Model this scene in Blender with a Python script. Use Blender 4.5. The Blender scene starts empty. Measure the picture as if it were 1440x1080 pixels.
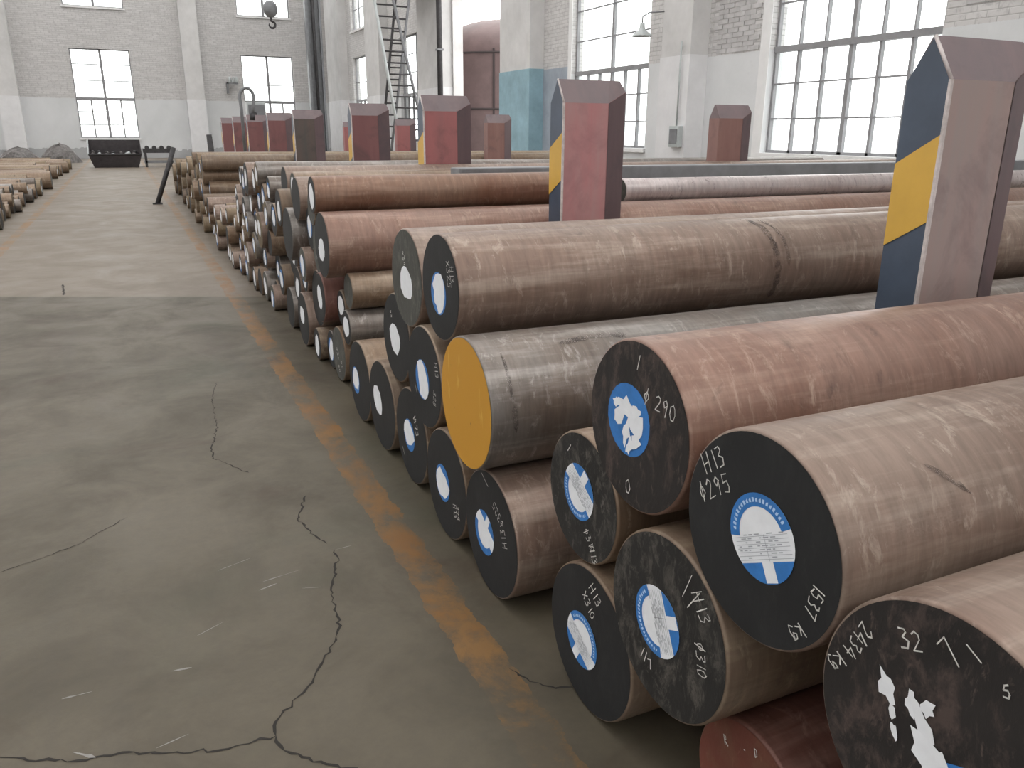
import bpy, bmesh, math, random
from mathutils import Vector, Matrix

# ------------------------------------------------------------------ camera
scn = bpy.context.scene
COL = scn.collection
F_PX, PITCH, YAW, ROLL = 1129.1, 0.304414, 0.437691, -0.005989
CAM = Vector((0.0, 0.0, 1.105))
_f = Vector((math.sin(YAW)*math.cos(PITCH), math.cos(YAW)*math.cos(PITCH), -math.sin(PITCH)))
_r = Vector((math.cos(YAW), -math.sin(YAW), 0.0))
_d = _f.cross(_r)
_c, _s = math.cos(ROLL), math.sin(ROLL)
_rr = _c*_r + _s*_d
_dd = -_s*_r + _c*_d
cam_data = bpy.data.cameras.new('camera')
cam_data.sensor_fit = 'HORIZONTAL'; cam_data.sensor_width = 36.0
cam_data.lens = F_PX/1440*36.0
cam_data.clip_start = 0.02; cam_data.clip_end = 300
cam = bpy.data.objects.new('camera', cam_data); COL.objects.link(cam)
M4 = Matrix(((_rr.x, -_dd.x, -_f.x, CAM.x), (_rr.y, -_dd.y, -_f.y, CAM.y), (_rr.z, -_dd.z, -_f.z, CAM.z), (0, 0, 0, 1)))
cam.matrix_world = M4
scn.camera = cam

# ------------------------------------------------------------------ light: overcast white sky, daylight through windows and added, unseen roof and wall openings
world = bpy.data.worlds.new('overcast_sky'); scn.world = world
world.use_nodes = True
bg = world.node_tree.nodes['Background']
bg.inputs['Color'].default_value = (1.0, 0.985, 0.97, 1)
bg.inputs['Strength'].default_value = 3.9
scn.view_settings.view_transform = 'Standard'
scn.view_settings.look = 'None'
scn.view_settings.gamma = 1.0
scn.view_settings.use_curve_mapping = False
scn.view_settings.exposure = 0.0
random.seed(11)
R = random.Random(5)

# ------------------------------------------------------------------ material helpers
def new_mat(name):
    m = bpy.data.materials.new(name); m.use_nodes = True
    nt = m.node_tree; b = nt.nodes['Principled BSDF']
    return m, nt, b
def nd(nt, typ, **kw):
    n = nt.nodes.new(typ)
    for k, v in kw.items(): setattr(n, k, v)
    return n
def noise(nt, vec, scale, detail=4, rough=0.6, dist=0.0):
    n = nd(nt, 'ShaderNodeTexNoise')
    n.inputs['Scale'].default_value = scale; n.inputs['Detail'].default_value = detail
    n.inputs['Roughness'].default_value = rough; n.inputs['Distortion'].default_value = dist
    if vec is not None: nt.links.new(vec, n.inputs['Vector'])
    return n.outputs['Fac']
def mapping(nt, vec, scale=(1, 1, 1), loc=(0, 0, 0)):
    n = nd(nt, 'ShaderNodeMapping'); n.inputs['Scale'].default_value = scale; n.inputs['Location'].default_value = loc
    nt.links.new(vec, n.inputs['Vector']); return n.outputs['Vector']
def ramp(nt, fac, stops):
    n = nd(nt, 'ShaderNodeValToRGB'); e = n.color_ramp.elements
    while len(e) < len(stops): e.new(0.5)
    for el, (p, c) in zip(e, stops):
        el.position = p; el.color = (c[0], c[1], c[2], 1) if not isinstance(c, (int, float)) else (c, c, c, 1)
    nt.links.new(fac, n.inputs['Fac']); return n.outputs['Color']
def mix(nt, fac, a, b, blend='MIX'):
    n = nd(nt, 'ShaderNodeMixRGB', blend_type=blend)
    for inp, v in ((n.inputs['Fac'], fac), (n.inputs['Color1'], a), (n.inputs['Color2'], b)):
        if hasattr(v, 'is_linked') or hasattr(v, 'node'): nt.links.new(v, inp)
        elif isinstance(v, (int, float)): inp.default_value = v
        else: inp.default_value = (v[0], v[1], v[2], 1)
    return n.outputs['Color']
def mth(nt, op, a, b=None, clamp=False):
    n = nd(nt, 'ShaderNodeMath', operation=op); n.use_clamp = clamp
    for inp, v in ((n.inputs[0], a), (n.inputs[1], b)):
        if v is None: continue
        if isinstance(v, (int, float)): inp.default_value = v
        else: nt.links.new(v, inp)
    return n.outputs[0]
def bump(nt, b, h, strength=0.3, dist=0.002):
    n = nd(nt, 'ShaderNodeBump'); n.inputs['Strength'].default_value = strength; n.inputs['Distance'].default_value = dist
    nt.links.new(h, n.inputs['Height']); nt.links.new(n.outputs['Normal'], b.inputs['Normal'])
def objvec(nt, randomize=True):
    tc = nd(nt, 'ShaderNodeTexCoord'); v = tc.outputs['Object']
    if randomize:
        oi = nd(nt, 'ShaderNodeObjectInfo')
        s = mth(nt, 'MULTIPLY', oi.outputs['Random'], 37.0)
        a = nd(nt, 'ShaderNodeVectorMath', operation='ADD')
        nt.links.new(v, a.inputs[0]); nt.links.new(s, a.inputs[1]); v = a.outputs[0]
    return v
def plain(name, col, rough=0.6, metal=0.0, var=0.0, scale=8.0, spec=0.5):
    m, nt, b = new_mat(name)
    b.inputs['Roughness'].default_value = rough; b.inputs['Metallic'].default_value = metal
    b.inputs['Specular IOR Level'].default_value = spec
    if var > 0:
        v = objvec(nt); f = noise(nt, v, scale, 5, 0.65)
        lo = [c*(1-var) for c in col]; hi = [min(1, c*(1+var)) for c in col]
        c = ramp(nt, f, [(0.3, lo), (0.7, hi)])
        nt.links.new(c, b.inputs['Base Color'])
    else:
        b.inputs['Base Color'].default_value = (*col, 1)
    return m

def steel(name, base, rust, scalecol, rough=0.40, metal=0.42):
    """hot rolled bar: mill scale, rust bloom, peeling rings around the bar"""
    m, nt, b = new_mat(name)
    v = objvec(nt)
    blot = noise(nt, v, 3.2, 5, 0.6, 0.4)
    grain = noise(nt, mapping(nt, v, (60, 9, 9)), 1.0, 5, 0.7)
    longi = noise(nt, mapping(nt, v, (2.2, 22, 22)), 1.0, 5, 0.65)
    fleck = noise(nt, mapping(nt, v, (30, 14, 14)), 1.0, 6, 0.75, 0.6)
    c = mix(nt, ramp(nt, blot, [(0.36, 0.0), (0.66, 1.0)]), base, rust)
    c = mix(nt, mth(nt, 'MULTIPLY', ramp(nt, longi, [(0.5, 0.0), (0.72, 1.0)]), 0.4), c, scalecol)
    g = ramp(nt, grain, [(0.25, 0.70), (0.75, 1.25)])
    c = mix(nt, 0.85, c, g, 'MULTIPLY')
    c = mix(nt, mth(nt, 'MULTIPLY', ramp(nt, fleck, [(0.55, 0.0), (0.68, 1.0)]), 0.5), c, scalecol)
    dark = ramp(nt, noise(nt, mapping(nt, v, (7, 5, 5)), 1.0, 6, 0.7, 0.8), [(0.62, 0.0), (0.72, 1.0)])
    c = mix(nt, mth(nt, 'MULTIPLY', dark, 0.5), c, (0.045, 0.034, 0.032))
    nt.links.new(c, b.inputs['Base Color'])
    b.inputs['Metallic'].default_value = metal
    rr = ramp(nt, fleck, [(0.3, rough-0.08), (0.75, rough+0.16)])
    nt.links.new(rr, b.inputs['Roughness'])
    bump(nt, b, mix(nt, 0.5, grain, fleck), 0.22, 0.0015)
    return m

MB_PINK = steel('steel_pink_scale', (0.242, 0.181, 0.147), (0.194, 0.131, 0.102), (0.511, 0.433, 0.362))
MB_ROSE = steel('steel_rose_rust', (0.256, 0.167, 0.134), (0.210, 0.119, 0.089), (0.491, 0.373, 0.298))
MB_COPPER = steel('steel_copper_rust', (0.226, 0.143, 0.102), (0.183, 0.096, 0.063), (0.413, 0.304, 0.236))
MB_RED = steel('steel_red_rust', (0.175, 0.082, 0.066), (0.131, 0.054, 0.041), (0.353, 0.216, 0.177), 0.5, 0.2)
MB_TAN = steel('steel_tan_scale', (0.248, 0.185, 0.135), (0.190, 0.128, 0.084), (0.470, 0.393, 0.308))
MB_GREY = steel('steel_grey_scale', (0.192, 0.180, 0.167), (0.159, 0.128, 0.108), (0.511, 0.482, 0.452), 0.36, 0.5)
MB_BROWN = steel('steel_brown_scale', (0.175, 0.131, 0.098), (0.143, 0.088, 0.051), (0.373, 0.304, 0.216), 0.5, 0.25)
MB_OCHRE = steel('steel_ochre_rust', (0.221, 0.167, 0.106), (0.171, 0.116, 0.068), (0.393, 0.324, 0.236), 0.55, 0.15)
MB_BRIGHT = steel('steel_turned_bright', (0.46, 0.41, 0.405), (0.40, 0.34, 0.33), (0.68, 0.64, 0.63), 0.30, 0.35)

def endmat(name, base, chip, amount, scale=26):
    """sawn bar end under black paint; the chip colour shows through in streaks"""
    m, nt, b = new_mat(name)
    v = objvec(nt)
    n1 = noise(nt, mapping(nt, v, (1, 1.0, 0.55)), scale*1.25, 6, 0.75, 0.35)
    n2 = noise(nt, v, 7, 4, 0.6, 0.3)
    c = mix(nt, ramp(nt, n2, [(0.3, 0.0), (0.7, 1.0)]), base, [x*1.5 for x in base])
    k = mth(nt, 'MULTIPLY', ramp(nt, n1, [(0.50, 0.0), (0.64, 1.0)]), amount)
    c = mix(nt, k, c, chip)
    n3 = noise(nt, mapping(nt, v, (1, 60, 24)), 1.0, 5, 0.7, 0.9)
    c = mix(nt, mth(nt, 'MULTIPLY', ramp(nt, n3, [(0.58, 0.0), (0.68, 1.0)]), amount*0.6), c, [min(1, q*1.6) for q in chip])
    nt.links.new(c, b.inputs['Base Color'])
    b.inputs['Roughness'].default_value = 0.62
    b.inputs['Specular IOR Level'].default_value = 0.35
    bump(nt, b, n1, 0.25 if amount < 0.3 else 0.6, 0.002)
    return m
ME_BLACK = endmat('end_black_paint', (0.0115, 0.0120, 0.0130), (0.05, 0.05, 0.048), 0.14, 18)
ME_SAWN = endmat('end_sawn_flaky', (0.014, 0.0135, 0.013), (0.090, 0.082, 0.072), 0.8, 22)
ME_BARK = endmat('end_chipped_brown', (0.015, 0.013, 0.0125), (0.072, 0.052, 0.046), 0.9, 15)
ME_GREY = endmat('end_dull_grey', (0.045, 0.045, 0.040), (0.15, 0.145, 0.125), 0.5, 20)
ME_RUST = endmat('end_red_rust', (0.105, 0.034, 0.024), (0.15, 0.085, 0.05), 0.4, 12)
ME_BROWN = endmat('end_rusty_brown', (0.085, 0.060, 0.032), (0.24, 0.18, 0.09), 0.5, 30)
ME_YELLOW, nt, b = new_mat('end_yellow_paint')
v = objvec(nt)
c = mix(nt, ramp(nt, noise(nt, mapping(nt, v, (1, 14, 5)), 1.6, 3, 0.55, 0.4), [(0.60, 0.0), (0.70, 1.0)]), (0.50, 0.245, 0.022), (0.64, 0.40, 0.09))
c = mix(nt, ramp(nt, noise(nt, v, 40, 4, 0.6), [(0.70, 0.0), (0.76, 1.0)]), c, (0.16, 0.09, 0.03))
nt.links.new(c, b.inputs['Base Color']); b.inputs['Roughness'].default_value = 0.5

M_PAPER = plain('label_white_paper', (0.74, 0.76, 0.79), 0.55, var=0.05, scale=30)
M_BLUE = plain('label_blue_print', (0.030, 0.165, 0.46), 0.5, var=0.15, scale=40)
M_PRINT = plain('label_grey_print', (0.36, 0.38, 0.41), 0.6)
M_PALEBLUE = plain('label_pale_lettering', (0.42, 0.58, 0.80), 0.6)
M_CHALK = plain('white_chalk', (0.60, 0.59, 0.56), 0.9, var=0.25, scale=90)

def paintmat(name, col, rust, dark):
    m, nt, b = new_mat(name)
    v = objvec(nt)
    st = noise(nt, mapping(nt, v, (14, 14, 1.6)), 1.0, 5, 0.65, 0.3)
    bl = noise(nt, v, 5, 5, 0.65, 0.5)
    c = mix(nt, ramp(nt, st, [(0.35, 0.0), (0.7, 1.0)]), col, rust)
    c = mix(nt, mth(nt, 'MULTIPLY', ramp(nt, bl, [(0.52, 0.0), (0.68, 1.0)]), 0.65), c, dark)
    nt.links.new(c, b.inputs['Base Color']); b.inputs['Roughness'].default_value = 0.5
    bump(nt, b, bl, 0.15, 0.002)
    return m
MP_GREY = paintmat('post_grey_rust', (0.30, 0.245, 0.235), (0.33, 0.235, 0.22), (0.20, 0.150, 0.155))
MP_PINK = paintmat('post_faded_red', (0.42, 0.185, 0.190), (0.39, 0.235, 0.23), (0.30, 0.145, 0.155))
MP_RED = paintmat('post_red', (0.34, 0.120, 0.120), (0.28, 0.115, 0.115), (0.17, 0.075, 0.075))
MP_MAROON = paintmat('post_maroon', (0.195, 0.085, 0.085), (0.17, 0.070, 0.072), (0.10, 0.055, 0.055))
MP_DARK = paintmat('post_soot_grey', (0.075, 0.068, 0.062), (0.11, 0.075, 0.065), (0.05, 0.042, 0.042))
MP_BROWN = paintmat('post_red_brown', (0.26, 0.145, 0.125), (0.22, 0.115, 0.10), (0.15, 0.09, 0.085))
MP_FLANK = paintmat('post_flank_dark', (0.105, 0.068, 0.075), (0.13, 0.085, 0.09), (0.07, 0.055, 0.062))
MP_CAP = paintmat('post_cap_grey', (0.165, 0.130, 0.136), (0.195, 0.143, 0.147), (0.12, 0.092, 0.098))
M_NAVY = plain('post_blue_black_paint', (0.050, 0.070, 0.105), 0.42, var=0.2, scale=5)
M_HAZ = plain('post_hazard_yellow', (0.60, 0.36, 0.055), 0.45, var=0.08, scale=6)
M_WORN = plain('post_worn_edge', (0.52, 0.47, 0.46), 0.5, var=0.3, scale=30)

M_IRON = plain('dark_iron', (0.045, 0.043, 0.045), 0.55, 0.3, var=0.3, scale=12)
M_IRONGREY = plain('grey_steel_paint', (0.19, 0.195, 0.205), 0.5, 0.2, var=0.2, scale=6)
M_FRAME = plain('window_grey_paint', (0.25, 0.25, 0.26), 0.55, var=0.12, scale=6)
M_FRAMEW = plain('window_white_reveal', (0.74, 0.74, 0.74), 0.7, var=0.05, scale=4)
M_RUBBLE = plain('scrap_steel', (0.14, 0.13, 0.125), 0.5, 0.3, var=0.5, scale=14)
M_SKIP = plain('skip_dark_paint', (0.040, 0.034, 0.036), 0.55, 0.1, var=0.35, scale=5)
M_TANK = plain('tank_red_brown', (0.105, 0.068, 0.066), 0.6, 0.0, var=0.25, scale=1.5)
M_TANKSEAM = plain('tank_seam', (0.03, 0.02, 0.02), 0.6)
M_LAMP = plain('lamp_enamel', (0.42, 0.45, 0.45), 0.4, var=0.1)

M_GLASS = bpy.data.materials.new('window_glass'); M_GLASS.use_nodes = True
nt = M_GLASS.node_tree; nt.nodes.clear()
o_ = nd(nt, 'ShaderNodeOutputMaterial'); t_ = nd(nt, 'ShaderNodeBsdfTransparent'); g_ = nd(nt, 'ShaderNodeBsdfGlossy'); x_ = nd(nt, 'ShaderNodeMixShader')
t_.inputs['Color'].default_value = (0.95, 0.97, 0.97, 1); g_.inputs['Roughness'].default_value = 0.05
x_.inputs['Fac'].default_value = 0.05
nt.links.new(t_.outputs[0], x_.inputs[1]); nt.links.new(g_.outputs[0], x_.inputs[2]); nt.links.new(x_.outputs[0], o_.inputs['Surface'])

# walls: whitewashed brick above a smooth white dado
def wallmat(name, axis):
    m, nt, b = new_mat(name)
    tc = nd(nt, 'ShaderNodeTexCoord'); sp = nd(nt, 'ShaderNodeSeparateXYZ'); nt.links.new(tc.outputs['Object'], sp.inputs[0])
    cb = nd(nt, 'ShaderNodeCombineXYZ')
    nt.links.new(sp.outputs[axis], cb.inputs['X']); nt.links.new(sp.outputs['Z'], cb.inputs['Y'])
    br = nd(nt, 'ShaderNodeTexBrick'); nt.links.new(cb.outputs[0], br.inputs['Vector'])
    br.inputs['Scale'].default_value = 1.0; br.inputs['Brick Width'].default_value = 0.25; br.inputs['Row Height'].default_value = 0.072
    br.inputs['Mortar Size'].default_value = 0.008; br.inputs['Mortar Smooth'].default_value = 0.5
    br.inputs['Color1'].default_value = (0.62, 0.61, 0.605, 1); br.inputs['Color2'].default_value = (0.52, 0.51, 0.505, 1); br.inputs['Mortar'].default_value = (0.40, 0.395, 0.39, 1)
    st = noise(nt, tc.outputs['Object'], 0.55, 6, 0.65, 0.3)
    fine = noise(nt, tc.outputs['Object'], 9, 5, 0.7)
    c = mix(nt, ramp(nt, st, [(0.3, 0.0), (0.75, 0.55)]), br.outputs['Color'], (0.55, 0.54, 0.53))
    c = mix(nt, mth(nt, 'MULTIPLY', ramp(nt, fine, [(0.52, 0.0), (0.62, 1.0)]), 0.5), c, (0.36, 0.35, 0.35))
    white = mix(nt, ramp(nt, st, [(0.35, 0.0), (0.7, 1.0)]), (0.66, 0.67, 0.68), (0.57, 0.585, 0.59))
    white = mix(nt, mth(nt, 'MULTIPLY', ramp(nt, fine, [(0.6, 0.0), (0.75, 1.0)]), 0.25), white, (0.48, 0.48, 0.49))
    zz = mth(nt, 'ADD', sp.outputs['Z'], mth(nt, 'MULTIPLY', mth(nt, 'SUBTRACT', fine, 0.5), 0.03))
    dado = mth(nt, 'LESS_THAN', zz, 2.25)
    # grime splashed along the wall foot, ragged upper edge
    foot = mth(nt, 'LESS_THAN', sp.outputs['Z'], mth(nt, 'ADD', mth(nt, 'MULTIPLY', noise(nt, mapping(nt, tc.outputs['Object'], (0.8, 0.8, 0.8)), 1.0, 5, 0.7), 1.0), -0.12))
    white = mix(nt, mth(nt, 'MULTIPLY', foot, 0.55), white, (0.20, 0.20, 0.205))
    c = mix(nt, dado, c, white)
    nt.links.new(c, b.inputs['Base Color']); b.inputs['Roughness'].default_value = 0.85
    hgt = mth(nt, 'MULTIPLY', mth(nt, 'SUBTRACT', 1.0, br.outputs['Fac']), mth(nt, 'SUBTRACT', 1.0, dado))
    bump(nt, b, mth(nt, 'ADD', hgt, mth(nt, 'MULTIPLY', fine, 0.6)), 0.5, 0.012)
    return m
MW_X = wallmat('wall_brick_along_x', 'X')
MW_Y = wallmat('wall_brick_along_y', 'Y')
M_PIL = plain('pilaster_whitewash', (0.58, 0.575, 0.57), 0.85, var=0.13, scale=1.3)
M_PILDADO = plain('pilaster_white_dado', (0.68, 0.68, 0.69), 0.8, var=0.07, scale=2.5)
M_TEAL = plain('column_blue_paint', (0.25, 0.39, 0.45), 0.75, var=0.22, scale=1.6)
M_SLATE = plain('column_slate_blue_paint', (0.31, 0.35, 0.40), 0.75, var=0.15, scale=2.2)
M_BRICK = plain('whitewashed_brick', (0.47, 0.46, 0.46), 0.85, var=0.16, scale=6)
M_ROOF = plain('roof_sheet', (0.42, 0.42, 0.42), 0.8, var=0.1, scale=0.6)
M_OUT = plain('yard_concrete', (0.55, 0.55, 0.54), 0.9, var=0.08, scale=0.3)

# floor: worn concrete, faded yellow line, joints
M_FLOOR, nt, b = new_mat('floor_worn_concrete')
tc = nd(nt, 'ShaderNodeTexCoord'); P = tc.outputs['Object']
sp = nd(nt, 'ShaderNodeSeparateXYZ'); nt.links.new(P, sp.inputs[0])
big = noise(nt, P, 0.55, 5, 0.6, 0.4); mid = noise(nt, P, 2.4, 6, 0.65, 0.5); fine = noise(nt, P, 26, 6, 0.75)
c = mix(nt, ramp(nt, big, [(0.32, 0.0), (0.68, 1.0)]), (0.087, 0.075, 0.052), (0.126, 0.107, 0.078))
c = mix(nt, mth(nt, 'MULTIPLY', ramp(nt, mid, [(0.45, 0.0), (0.66, 1.0)]), 0.65), c, (0.066, 0.057, 0.042))
c = mix(nt, mth(nt, 'MULTIPLY', ramp(nt, noise(nt, mapping(nt, P, (1, 1, 1), (7, 3, 0)), 1.5, 5, 0.65, 1.0), [(0.56, 0.0), (0.70, 1.0)]), 0.6), c, (0.066, 0.046, 0.032))
c = mix(nt, mth(nt, 'MULTIPLY', ramp(nt, noise(nt, mapping(nt, P, (1, 1, 1), (2, 9, 0)), 1.1, 4, 0.6, 0.6), [(0.56, 0.0), (0.70, 1.0)]), 0.5), c, (0.074, 0.076, 0.052))
c = mix(nt, mth(nt, 'MULTIPLY', ramp(nt, fine, [(0.35, 1.0), (0.6, 0.0)]), 0.25), c, (0.062, 0.055, 0.046))
# forklift tyre streaks along the aisle
tyre = noise(nt, mapping(nt, P, (6, 0.35, 1)), 1.0, 4, 0.6, 0.2)
c = mix(nt, mth(nt, 'MULTIPLY', ramp(nt, tyre, [(0.55, 0.0), (0.70, 1.0)]), 0.25), c, (0.072, 0.064, 0.055))
# beyond the joint the slab was cast in a paler, pinker concrete
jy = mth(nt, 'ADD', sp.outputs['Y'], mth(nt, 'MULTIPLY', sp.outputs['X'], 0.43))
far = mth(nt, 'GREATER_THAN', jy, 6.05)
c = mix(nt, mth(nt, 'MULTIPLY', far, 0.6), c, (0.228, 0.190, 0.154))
jl = mth(nt, 'LESS_THAN', mth(nt, 'ABSOLUTE', mth(nt, 'SUBTRACT', jy, 6.05)), 0.018)
c = mix(nt, mth(nt, 'MULTIPLY', jl, 0.35), c, (0.09, 0.08, 0.07))
# line painted along the bar racks (and its partner across the aisle)
def line_mask(x0, half):
    wob = mth(nt, 'MULTIPLY', mth(nt, 'SUBTRACT', noise(nt, P, 9, 4, 0.7), 0.5), 0.06)
    d = mth(nt, 'ABSOLUTE', mth(nt, 'ADD', mth(nt, 'SUBTRACT', sp.outputs['X'], x0), wob))
    return mth(nt, 'LESS_THAN', d, half)
wear = ramp(nt, noise(nt, mapping(nt, P, (1, 0.7, 1)), 4.5, 7, 0.75, 0.3), [(0.42, 0.05), (0.58, 0.95)])
lm = mth(nt, 'MULTIPLY', mth(nt, 'ADD', line_mask(0.585, 0.048), line_mask(-1.16, 0.045)), wear)
c = mix(nt, mth(nt, 'MULTIPLY', lm, 0.85), c, mix(nt, ramp(nt, mid, [(0.4, 0.0), (0.6, 1.0)]), (0.205, 0.092, 0.022), (0.225, 0.120, 0.042)))
nt.links.new(c, b.inputs['Base Color'])
nt.links.new(ramp(nt, mid, [(0.3, 0.42), (0.7, 0.62)]), b.inputs['Roughness'])
b.inputs['Specular IOR Level'].default_value = 0.22
bump(nt, b, mix(nt, 0.4, fine, mid), 0.22, 0.004)
M_CRACK = plain('crack_dark', (0.022, 0.019, 0.016), 0.95)
M_SCRAPE = plain('scrape_pale', (0.25, 0.24, 0.225), 0.9, var=0.2, scale=30)

# ------------------------------------------------------------------ mesh helpers
def empty(name, loc=(0, 0, 0), rotz=0.0):
    o = bpy.data.objects.new(name, None); COL.objects.link(o)
    o.location = loc; o.rotation_euler = (0, 0, rotz); o.empty_display_size = 0.05
    return o
def link(name, me, mat, parent=None, loc=None, rot=None):
    o = bpy.data.objects.new(name, me); COL.objects.link(o)
    if mat is not None and not me.materials: me.materials.append(mat)
    if parent is not None: o.parent = parent
    if loc is not None: o.location = loc
    if rot is not None: o.rotation_euler = rot
    return o
def tag(o, label, cat, group=None):
    o['label'] = label; o['category'] = cat
    if group: o['group'] = group
    return o
def struct(o, label=None):
    o['kind'] = 'structure'
    if label: o['label'] = label
    return o
class MB:
    def __init__(s): s.v = []; s.f = []; s.sm = []
    def quad_grid(s): pass
    def poly(s, pts, smooth=False):
        i = len(s.v); s.v += [tuple(p) for p in pts]; s.f.append(tuple(range(i, i+len(pts)))); s.sm.append(smooth)
    def box(s, a, b):
        (x0, y0, z0), (x1, y1, z1) = a, b
        i = len(s.v)
        s.v += [(x0, y0, z0), (x1, y0, z0), (x1, y1, z0), (x0, y1, z0), (x0, y0, z1), (x1, y0, z1), (x1, y1, z1), (x0, y1, z1)]
        for f in ((3, 2, 1, 0), (4, 5, 6, 7), (0, 1, 5, 4), (1, 2, 6, 5), (2, 3, 7, 6), (3, 0, 4, 7)):
            s.f.append(tuple(i+k for k in f)); s.sm.append(False)
        return s
    def tube(s, pts, r, n=8, cap=True):
        pts = [Vector(p) for p in pts]; rs = r if isinstance(r, (list, tuple)) else [r]*len(pts)
        base = len(s.v); prev = None
        for k, p in enumerate(pts):
            if k == 0: t = pts[1]-p
            elif k == len(pts)-1: t = p-pts[k-1]
            else: t = (pts[k+1]-p).normalized()+(p-pts[k-1]).normalized()
            t.normalize()
            if prev is None: u = t.orthogonal().normalized()
            else: u = (prev - t*prev.dot(t)).normalized()
            prev = u; w = t.cross(u)
            for j in range(n):
                a = 2*math.pi*j/n
                s.v.append(tuple(p + (u*math.cos(a)+w*math.sin(a))*rs[k]))
        for k in range(len(pts)-1):
            for j in range(n):
                a = base+k*n+j; b2 = base+k*n+(j+1) % n
                s.f.append((a, b2, b2+n, a+n)); s.sm.append(True)
        if cap:
            s.f.append(tuple(base+j for j in reversed(range(n)))); s.sm.append(False)
            e = base+(len(pts)-1)*n
            s.f.append(tuple(e+j for j in range(n))); s.sm.append(False)
        return s
    def lathe(s, prof, n=24, axis='Z', c=(0, 0, 0)):
        base = len(s.v)
        for (r, h) in prof:
            for j in range(n):
                a = 2*math.pi*j/n; x, y = r*math.cos(a), r*math.sin(a)
                p = (x, y, h) if axis == 'Z' else (h, x, y)
                s.v.append((p[0]+c[0], p[1]+c[1], p[2]+c[2]))
        for k in range(len(prof)-1):
            for j in range(n):
                a = base+k*n+j; b2 = base+k*n+(j+1) % n
                s.f.append((a, b2, b2+n, a+n)); s.sm.append(True)
        return s
    def prism(s, poly, z0, z1):
        n = len(poly); i = len(s.v)
        s.v += [(x, y, z0) for x, y in poly]+[(x, y, z1) for x, y in poly]
        s.f.append(tuple(i+k for k in reversed(range(n)))); s.sm.append(False)
        s.f.append(tuple(i+n+k for k in range(n))); s.sm.append(False)
        for k in range(n):
            a, b2 = i+k, i+(k+1) % n
            s.f.append((a, b2, b2+n, a+n)); s.sm.append(False)
        return s
    def mesh(s, name):
        me = bpy.data.meshes.new(name); me.from_pydata(s.v, [], s.f); me.update()
        me.polygons.foreach_set('use_smooth', s.sm); return me
    def build(s, name, mat, parent=None, loc=None, rot=None, bevel=0.0):
        me = s.mesh(name)
        if bevel:
            bm = bmesh.new(); bm.from_mesh(me)
            bmesh.ops.bevel(bm, geom=bm.edges[:], offset=bevel, segments=2, affect='EDGES', profile=0.6)
            bm.to_mesh(me); bm.free()
        return link(name, me, mat, parent, loc, rot)

# ------------------------------------------------------------------ room shell
XR, YF, XL, YB, HT = 8.58, 37.0, -9.5, -14.0, 9.0
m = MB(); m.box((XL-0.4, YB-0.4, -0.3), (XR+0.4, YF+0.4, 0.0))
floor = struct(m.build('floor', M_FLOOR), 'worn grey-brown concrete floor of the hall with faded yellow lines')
m = MB(); m.box((-70, -70, -0.5), (90, 110, -0.32))
yard = struct(m.build('yard_ground', M_OUT), 'pale concrete yard outside the hall')

def wall(name, axis, pos, th, a0, a1, holes, mat, label):
    """wall in the plane axis=pos, growing outwards by th, with rectangular openings (a0,a1,z0,z1)"""
    cuts = sorted({a0, a1, *[h[0] for h in holes], *[h[1] for h in holes]})
    cuts = [c for c in cuts if a0 <= c <= a1]
    m = MB()
    for u0, u1 in zip(cuts, cuts[1:]):
        mid_ = (u0+u1)/2
        hs = sorted([(h[2], h[3]) for h in holes if h[0] < mid_ < h[1]])
        z = 0.0
        for z0, z1 in hs+[(HT, HT)]:
            if z0 > z+1e-6:
                if axis == 'X': m.box((min(pos, pos+th), u0, z), (max(pos, pos+th), u1, z0))
                else: m.box((u0, min(pos, pos+th), z), (u1, max(pos, pos+th), z0))
            z = z1
    return struct(m.build(name, mat), label)

WR = [(6.89, 9.69, 0.83, 5.6), (12.74, 15.54, 0.83, 5.6), (18.7, 22.28, 0.0, 5.6), (24.35, 27.15, 0.83, 4.0), (30.1, 33.2, 0.83, 3.8), (30.1, 33.2, 4.75, 7.0)]
wall_right = wall('wall_right', 'X', XR, 0.26, YB, YF, WR, MW_Y, 'right hall wall of whitewashed brick over a white dado')
WF = [(-1.4, 0.7, 0.78, 4.06), (-1.4, 0.7, 5.55, 8.2), (4.88, 6.98, 0.78, 4.06), (4.88, 6.98, 5.55, 8.2), (-7.7, -5.6, 0.78, 4.06)]
wall_far = wall('wall_far', 'Y', YF, 0.4, XL, XR, WF, MW_X, 'far end wall of whitewashed brick over a white dado')
WL = [(y, y+2.4, 1.2, 4.6) for y in (-13, -8, -3, 2, 7, 12, 17, 22, 27, 32)]  # unseen openings, added and sized for the side light they let in
wall_left = wall('wall_left', 'X', XL, -0.4, YB, YF, WL, MW_Y, 'left hall wall of whitewashed brick')
WB = [(-6.5, -4.0, 0.9, 4.6), (-1.5, 1.0, 0.9, 4.6), (3.5, 6.0, 0.9, 4.6)]  # unseen openings behind the camera, added for the light they give
wall_back = wall('wall_back', 'Y', YB, -0.4, XL, XR, WB, MW_X, 'near end wall of whitewashed brick')
# unseen roof of sheets; long open gaps added between them for daylight
m = MB()
sheets = [(-9.9, -7.6), (-5.4, -3.0), (-0.9, 1.5), (3.6, 6.0), (7.9, 9.0)]
for x0, x1 in sheets: m.box((x0, YB-0.4, HT), (x1, YF+0.4, HT+0.12))
for y in [YB-0.4+k*6.44 for k in range(9)]: m.box((-9.9, y, HT+0.12), (9.0, y+0.25, HT+0.4))
ceiling = struct(m.build('ceiling', M_ROOF), 'roof sheets of the hall with long gaps added for daylight')

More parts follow.
